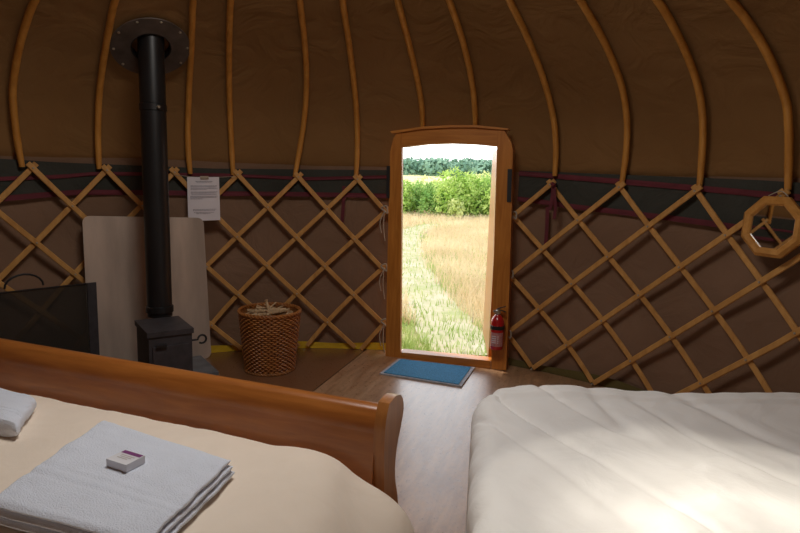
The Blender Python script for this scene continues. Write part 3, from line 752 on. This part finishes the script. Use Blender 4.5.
towel('folded_towel','folded white towel at the left edge, only its end showing',t5,.566,1,.055,9.0)
# soap carton
from mathutils.bvhtree import BVHTree
tm=twtop.data; bv=BVHTree.FromPolygons([v.co+tw.location for v in tm.vertices],[p_.vertices[:] for p_ in tm.polygons])
qc=onz(122,466,.63); hit=bv.ray_cast(Vector((qc.x,qc.y,2)),Vector((0,0,-1)))[0]
zc=hit.z+.001
k0=onz(106.5,466,zc); k1=onz(126.5,472.5,zc); k2=onz(139.5,461,zc)
ax=(k1-k0); ay=(k2-k1); ay=ay-ax*(ay.dot(ax)/ax.dot(ax))
sb=thing('soap_box','small white carton with purple printed strip lying on the folded towel','box',(k0+k2)/2)
b=BM(); add_box(b,k0,ax,ay,(0,0,.020),.002); link('carton',b,'soap',sb,False)
tz_=Vector((0,0,.0206))
def sf(a,c): return k0+ax*a+ay*c+tz_
b=BM(); b.faces.new([b.verts.new(sf(*q)) for q in ((.04,.74),(.96,.74),(.96,.97),(.04,.97))]); link('purple_strip',b,'purple',sb,False)
b=BM()
for c_,a0_,a1_ in ((.60,.2,.85),(.48,.25,.8),(.36,.2,.7)):
    b.faces.new([b.verts.new(sf(*q)) for q in ((a0_,c_-.025),(a1_,c_-.025),(a1_,c_+.025),(a0_,c_+.025))])
link('printed_lines',b,'purpled',sb,False)
# ------------------------------------------------------------------ RIGHT BED
P0=Vector((.560,.470,0)); ud=Vector((.935,.355,0)).normalized(); vd=Vector((.158,-.987,0)).normalized()
WB,LB=1.52,1.75
rbt=thing('low_bed','low bed with white bedding in the right foreground','bed',P0+ud*WB/2+vd*LB/2)
m0=P0+ud*.09+vd*.09
b=BM(); add_box(b,Vector((m0.x,m0.y,.10)),ud*(WB-.2),vd*(LB-.2),(0,0,.13),.01); link('base',b,'bed',rbt,False)
b=BM(); add_box(b,Vector((m0.x,m0.y,.232)),ud*(WB-.18),vd*(LB-.2),(0,0,.21),.05,4); link('mattress',b,'duvet_r',rbt)
for i in (0,1):
    for j in (0,1):
        q=m0+ud*(.06+(WB-.32)*i)+vd*(.06+(LB-.32)*j); b=BM(); add_tube(b,[(q.x,q.y,0),(q.x,q.y,.105)],[.022,.03],10); link('leg',b,'bed',rbt)
def duvR(u,v):
    # rounded-rectangle slab: flat top, rolled edge, hanging sides
    dp=.30; r_=.085; ri=.19
    s=-dp+(WB+2*dp)*u; t=-dp+(LB+2*dp)*v
    nx=min(max(s,ri),WB-ri); ny=min(max(t,ri),LB-ri); dx,dy=s-nx,t-ny; d=math.hypot(dx,dy); drop=0.
    a,c_=s,t
    if d>ri-r_:
        ux_,uy_=dx/d,dy/d; e=d-(ri-r_)
        if e<r_*PI/2: k_=(ri-r_)+r_*math.sin(e/r_); drop=r_*(1-math.cos(e/r_))
        else: k_=ri; drop=r_+(e-r_*PI/2)
        k_+=.022*fbm((nx*4+ux_*2,ny*4+uy_*2,6))*min(1,e/r_)
        a,c_=nx+ux_*k_,ny+uy_*k_
    q=P0+ud*a+vd*c_; z=.560-drop; x,y=q.x,q.y
    z+=.030*math.exp(-((a-.36)/.28)**2)*math.exp(-(c_/.30)**2)-.008*math.exp(-((a-.85)/.16)**2)*math.exp(-(c_/.3)**2)
    ed=max(0,min(1,min(a,c_)/.25))
    z+=.016*fbm((x*1.7,y*1.7,3.3))*ed+.005*fbm((x*4,y*4,8.3))
    # long soft creases running diagonally toward the foot corner
    w=(x*.80+y*.60)*6.0+.7*noise.noise(Vector((x*1.3,y*1.3,2)))
    al=x*-.6+y*.8
    cr=noise.noise(Vector((w,al*.7,5.5)))
    z-=.015*math.exp(-(cr/.13)**2)*max(0,.45+noise.noise(Vector((x*1.8,y*1.8,11))))
    z+=.006*noise.noise(Vector((w*2.3,al*1.2,15.5)))
    # stitched hem a hand's width in from the foot edge
    z+=.006*math.exp(-((c_-.15)/.02)**2)-.004*math.exp(-((c_-.18)/.02)**2)
    return Vector((q.x,q.y,max(z,.13)))
b=BM(); add_grid(b,duvR,270,300); o=link('duvet',b,'duvet_r'); tag(o,'crumpled white duvet covering the low bed at right','duvet')
# ------------------------------------------------------------------ OUTDOORS
GZ=-.16
bm=BM()
def gnd(x,y):
    return GZ + (-.004*max(0,y-4)) + .05*fbm((x*.25,y*.25,1))*min(1,max(0,(y-3)/5))
add_grid(bm,lambda u,v:Vector((-26+44*u,2.7+27*v**1.4,gnd(-26+44*u,2.7+27*v**1.4))),60,70)
struct(link('ground',bm,'ground',origin=(0,0,0)))
bm=BM(); add_grid(bm,lambda u,v:Vector((-160+260*u,29+200*v,-.5+1.9*v+9*max(0,v-.35)**1.5)),30,30)
struct(link('ground_far_field',bm,'hill',origin=(0,0,0)))
bm=BM(); add_grid(bm,lambda u,v:Vector((-40*0-12+24*u,-12+14.8*v,GZ-.06)),4,4)
struct(link('ground_near',bm,'ground',origin=(0,0,0)))
# worn path curving away to the left
pp=[onz(472,353,-.12),onz(448,325,-.12),onz(424,295,-.14),onz(411,268,-.15),onz(406,245,-.2),onz(414,232,-.2),onz(436,224.5,-.2)]
pp=spline(pp,8)
bm=BM(); vs=[]
for i,p_ in enumerate(pp):
    tg=(pp[min(i+1,len(pp)-1)]-pp[max(i-1,0)]); tg.z=0; tg.normalize(); n_=Vector((tg.y,-tg.x,0)); w=.34+.10*noise.noise(Vector((i*.5,3,1)))
    vs.append([bm.verts.new(Vector(((p_+n_*k*w).x,(p_+n_*k*w).y,gnd((p_+n_*k*w).x,(p_+n_*k*w).y)+.022-.006*abs(k)))) for k in (-1,-.5,0,.5,1)])
for a,c_ in zip(vs,vs[1:]):
    for k in range(4): bm.faces.new((a[k],a[k+1],c_[k+1],c_[k]))
struct(link('path',bm,'path',origin=(0,0,0)))
pxy=np.array([(p_.x,p_.y) for p_ in pp])
def blades(name,label,n,xr,yr,hr,wr,mat,keep,pw=1.6):
    x=[];y=[]
    yy=yr[0]+(yr[1]-yr[0])*rng.random(n)**pw
    cxl=.93-.36*(yy+1.87)-1.0; cxr=.93-.07*(yy+1.87)+1.0
    xx=cxl+(cxr-cxl)*rng.random(n)
    d=np.sqrt(((xx[:,None]-pxy[None,:,0])**2+(yy[:,None]-pxy[None,:,1])**2).min(1))
    k=keep(xx,yy,d); xx=xx[k];yy=yy[k];n=len(xx)
    hh=(hr[0]+(hr[1]-hr[0])*rng.random(n)); w=wr*(.6+.8*rng.random(n))*(1+yy*.05)
    a=rng.random(n)*2*PI; lean=hh*(.15+.4*rng.random(n)); la=rng.random(n)*2*PI
    zz_=np.array([gnd(q,r_) for q,r_ in zip(xx,yy)])
    V=np.zeros((n,5,3))
    V[:,0]=np.stack([xx-np.cos(a)*w,yy-np.sin(a)*w,zz_],1); V[:,1]=np.stack([xx+np.cos(a)*w,yy+np.sin(a)*w,zz_],1)
    mx2=xx+np.cos(la)*lean*.35; my2=yy+np.sin(la)*lean*.35
    V[:,2]=np.stack([mx2-np.cos(a)*w*.7,my2-np.sin(a)*w*.7,zz_+hh*.6],1); V[:,3]=np.stack([mx2+np.cos(a)*w*.7,my2+np.sin(a)*w*.7,zz_+hh*.6],1)
    V[:,4]=np.stack([xx+np.cos(la)*lean,yy+np.sin(la)*lean,zz_+hh],1)
    i=np.arange(n)*5
    F=[]
    for q in i: F.append((q,q+1,q+3,q+2)); F.append((q+2,q+3,q+4))
    me=bpy.data.meshes.new(name); me.from_pydata(V.reshape(-1,3).tolist(),[],F); me.materials.append(M[mat])
    o=bpy.data.objects.new(name,me); C.objects.link(o); tag(o,label,'grass'); o['kind']='stuff'; return o
ndens=lambda xx,yy: np.array([fbm((a*.5,b_*.5,2)) for a,b_ in zip(xx,yy)])
blades('meadow_grass','tall straw-coloured meadow grass filling the field outside the door',60000,None,(4.0,25),(.10,.27),.0035,'straw',lambda x,y,d:(d>.25+.35*rng.random(len(x)))&(ndens(x,y)>-.5))
blades('verge_grass','short green grass growing beside the path outside the door',30000,None,(2.72,19),(.03,.13),.0045,'green',lambda x,y,d:((d>.30)&((ndens(x,y)>.12)|(y<4.4)))|((d<=.30)&(rng.random(len(x))<.35)),1.9)
# bushes
def leafy(name,label,cat,c,rx,ry,h,n,mat,ls,seed,group,trunk=True,lumps=9):
    r_=np.random.default_rng(seed); root=thing(name,label,cat,(c[0],c[1],c[2]),group)
    cs=[]
    for k in range(lumps):
        a=r_.random()*2*PI; q=math.sqrt(r_.random())*.62; zc_=.28+.5*r_.random()*(1-q*.6)
        cs.append((c[0]+rx*q*math.cos(a),c[1]+ry*q*math.sin(a),c[2]+h*zc_,(.30+.18*r_.random())))
    cs.append((c[0],c[1],c[2]+h*.62,.40))
    V=[];F=[]
    for i in range(n):
        q=cs[i%len(cs)]; d=r_.normal(size=3); d/=np.linalg.norm(d); s=q[3]*(.75+.3*r_.random())
        p_=np.array([q[0]+d[0]*rx*s*1.15,q[1]+d[1]*ry*s*1.15,max(c[2]+.03,q[2]+d[2]*h*s*.95)])
        a=r_.normal(size=3); a/=np.linalg.norm(a); t=np.cross(a,d+.3*r_.normal(size=3)); t/=np.linalg.norm(t)+1e-6
        l=ls*(.6+.8*r_.random()); b0=len(V)
        V+= [p_-a*l,p_+t*l*.45,p_+a*l,p_-t*l*.45]; F.append((b0,b0+1,b0+2,b0+3))
    me=bpy.data.meshes.new('foliage'); me.from_pydata([tuple(v_-np.array(c)) for v_ in V],[],F); me.materials.append(M[mat])
    o=bpy.data.objects.new('foliage',me); C.objects.link(o); o.parent=root
    if trunk:
        b=BM(); cv=Vector(c)
        for q in cs[:5]:
            add_tube(b,[cv,cv+Vector((0,0,h*.2)),Vector(q[:3])],[h*.03,h*.022,h*.008],6)
        link('stems',b,'bark',root)
    return root
def bush_at(u,v,Y,rx,h,n,mat,label,seed,ry=None,ls=.07):
    p_=ony(u,v,Y); c_=(p_.x,Y,gnd(p_.x,min(Y,29))-.05); 
    leafy('hedge_bush',label,'bush',c_,rx,ry or rx,h,n,mat,ls,seed,'bushes at the edge of the meadow')
# depth of the hedge about 20 m
bush_at(452,218,20.2,.95,1.95,3200,'leaf1','tall round bright green bush in the middle of the hedge beyond the meadow',11)
bush_at(470,218,20.8,.80,1.75,2600,'leaf1','round bright green bush just right of the tallest one in the hedge',12)
bush_at(432,219,20.6,.80,1.35,2400,'leaf2','mid green bush just left of the tallest one in the hedge',13)
bush_at(414,220,21.0,.85,1.25,2400,'leaf2','darker green low bush toward the left side of the doorway view',14)
bush_at(404,220,20.4,.65,1.5,2200,'leaf1','green bush against the left door jamb in the doorway view',15)
bush_at(485,216,21.4,.80,1.55,2400,'leaf2','mid green bush against the right door jamb in the doorway view',16)
bush_at(455,219,19.4,.36,.85,420,'leaf3','small pale sapling in front of the tallest hedge bush',17)
bush_at(424,216,24.5,1.3,1.65,2200,'leaf3','pale yellow-green shrub behind the hedge, left of centre',18)
bush_at(480,215,25.0,1.3,1.9,2200,'leaf3','pale yellow-green shrub behind the hedge at right',19)
bush_at(388,219,21.2,.9,1.6,1800,'leaf2','green bush hidden mostly behind the left door jamb',20)
bush_at(503,218,20.6,.9,1.7,1800,'leaf1','green bush hidden mostly behind the right door jamb',21)
# far woodland: an uncountable canopy on the rise
r_=np.random.default_rng(5); V=[];F=[]
for i in range(190):
    xx=-62+72*r_.random(); yy=128+26*r_.random(); hh=4.2+1.5*r_.random(); zb_=-.4
    rx=2.6+1.6*r_.random()
    for q in range(120):
        d=r_.normal(size=3); d/=np.linalg.norm(d)
        p_=np.array([xx+d[0]*rx,yy+d[1]*rx,zb_+hh*.58+d[2]*hh*.42]); a=r_.normal(size=3); a/=np.linalg.norm(a); t=np.cross(a,d); t/=np.linalg.norm(t)+1e-6
        l=.5*(.6+.8*r_.random()); b0=len(V); V+=[tuple(p_-a*l),tuple(p_+t*l*.6),tuple(p_+a*l),tuple(p_-t*l*.6)]; F.append((b0,b0+1,b0+2,b0+3))
me=bpy.data.meshes.new('distant_woodland'); me.from_pydata(V,[],F); me.materials.append(M['wood_far'])
o=bpy.data.objects.new('distant_woodland',me); C.objects.link(o); tag(o,'dark blue-green woodland canopy along the horizon far beyond the hedge','woodland'); o['kind']='stuff'
# ------------------------------------------------------------------ LIGHT
w=bpy.data.worlds.new('sky'); bpy.context.scene.world=w; w.use_nodes=True; nt=w.node_tree
for n in list(nt.nodes): nt.nodes.remove(n)
tc=nd(nt,'ShaderNodeTexCoord'); sp_=nd(nt,'ShaderNodeSeparateXYZ',{'Vector':tc.outputs['Generated']})
cr=ramp(nt,sp_.outputs[2],[(0.0,(1,1,1)),(.22,(.95,.98,1.0)),(.5,(.36,.41,.48)),(1,(.30,.38,.48))])
bg=nd(nt,'ShaderNodeBackground',{'Color':cr,'Strength':2.6}); nd(nt,'ShaderNodeOutputWorld',{'Surface':bg.outputs[0]})
sun=bpy.data.lights.new('sun','SUN'); sun.energy=3.2; sun.angle=math.radians(6); sun.color=(1,.93,.80)
so=bpy.data.objects.new('sun',sun); C.objects.link(so)
so.rotation_euler=Vector((1.42,-.40,-2.42)).to_track_quat('-Z','Y').to_euler()
def portal(name,loc,dirv,sx,sy):
    l=bpy.data.lights.new(name,'AREA'); l.shape='RECTANGLE'; l.size=sx; l.size_y=sy; l.cycles.is_portal=True
    o=bpy.data.objects.new(name,l); C.objects.link(o); o.location=loc; o.rotation_euler=Vector(dirv).to_track_quat('-Z','Y').to_euler(); return o
portal('door_portal',(0,2.56,.85),(0,-1,0),.95,1.7)
cl=bpy.data.lights.new('crown_fill_lamp','AREA'); cl.shape='DISK'; cl.size=.86; cl.energy=23; cl.color=(1,.95,.88)  # area lamp added in the crown opening, lifts the interior beyond the sky's light
co=bpy.data.objects.new('crown_fill_lamp',cl); C.objects.link(co); co.location=(0,0,2.92); co.rotation_euler=(0,0,0)
# ------------------------------------------------------------------ CAMERA
cd=bpy.data.cameras.new('camera'); cam=bpy.data.objects.new('camera',cd); C.objects.link(cam)
cd.sensor_width=36; cd.sensor_fit='HORIZONTAL'; cd.lens=FPX*36/800; cd.clip_start=.05; cd.clip_end=600
mw=Matrix((RT,UP,-FW)).transposed().to_4x4(); mw.translation=CAM; cam.matrix_world=mw
sc=bpy.context.scene; sc.camera=cam
sc.view_settings.view_transform='Standard'; sc.view_settings.exposure=0.3
sc.cycles.max_bounces=10; sc.cycles.diffuse_bounces=6; sc.cycles.transparent_max_bounces=12
sc.cycles.sample_clamp_indirect=6
for o in list(bpy.data.objects):
    if '_o' in o: del o['_o']
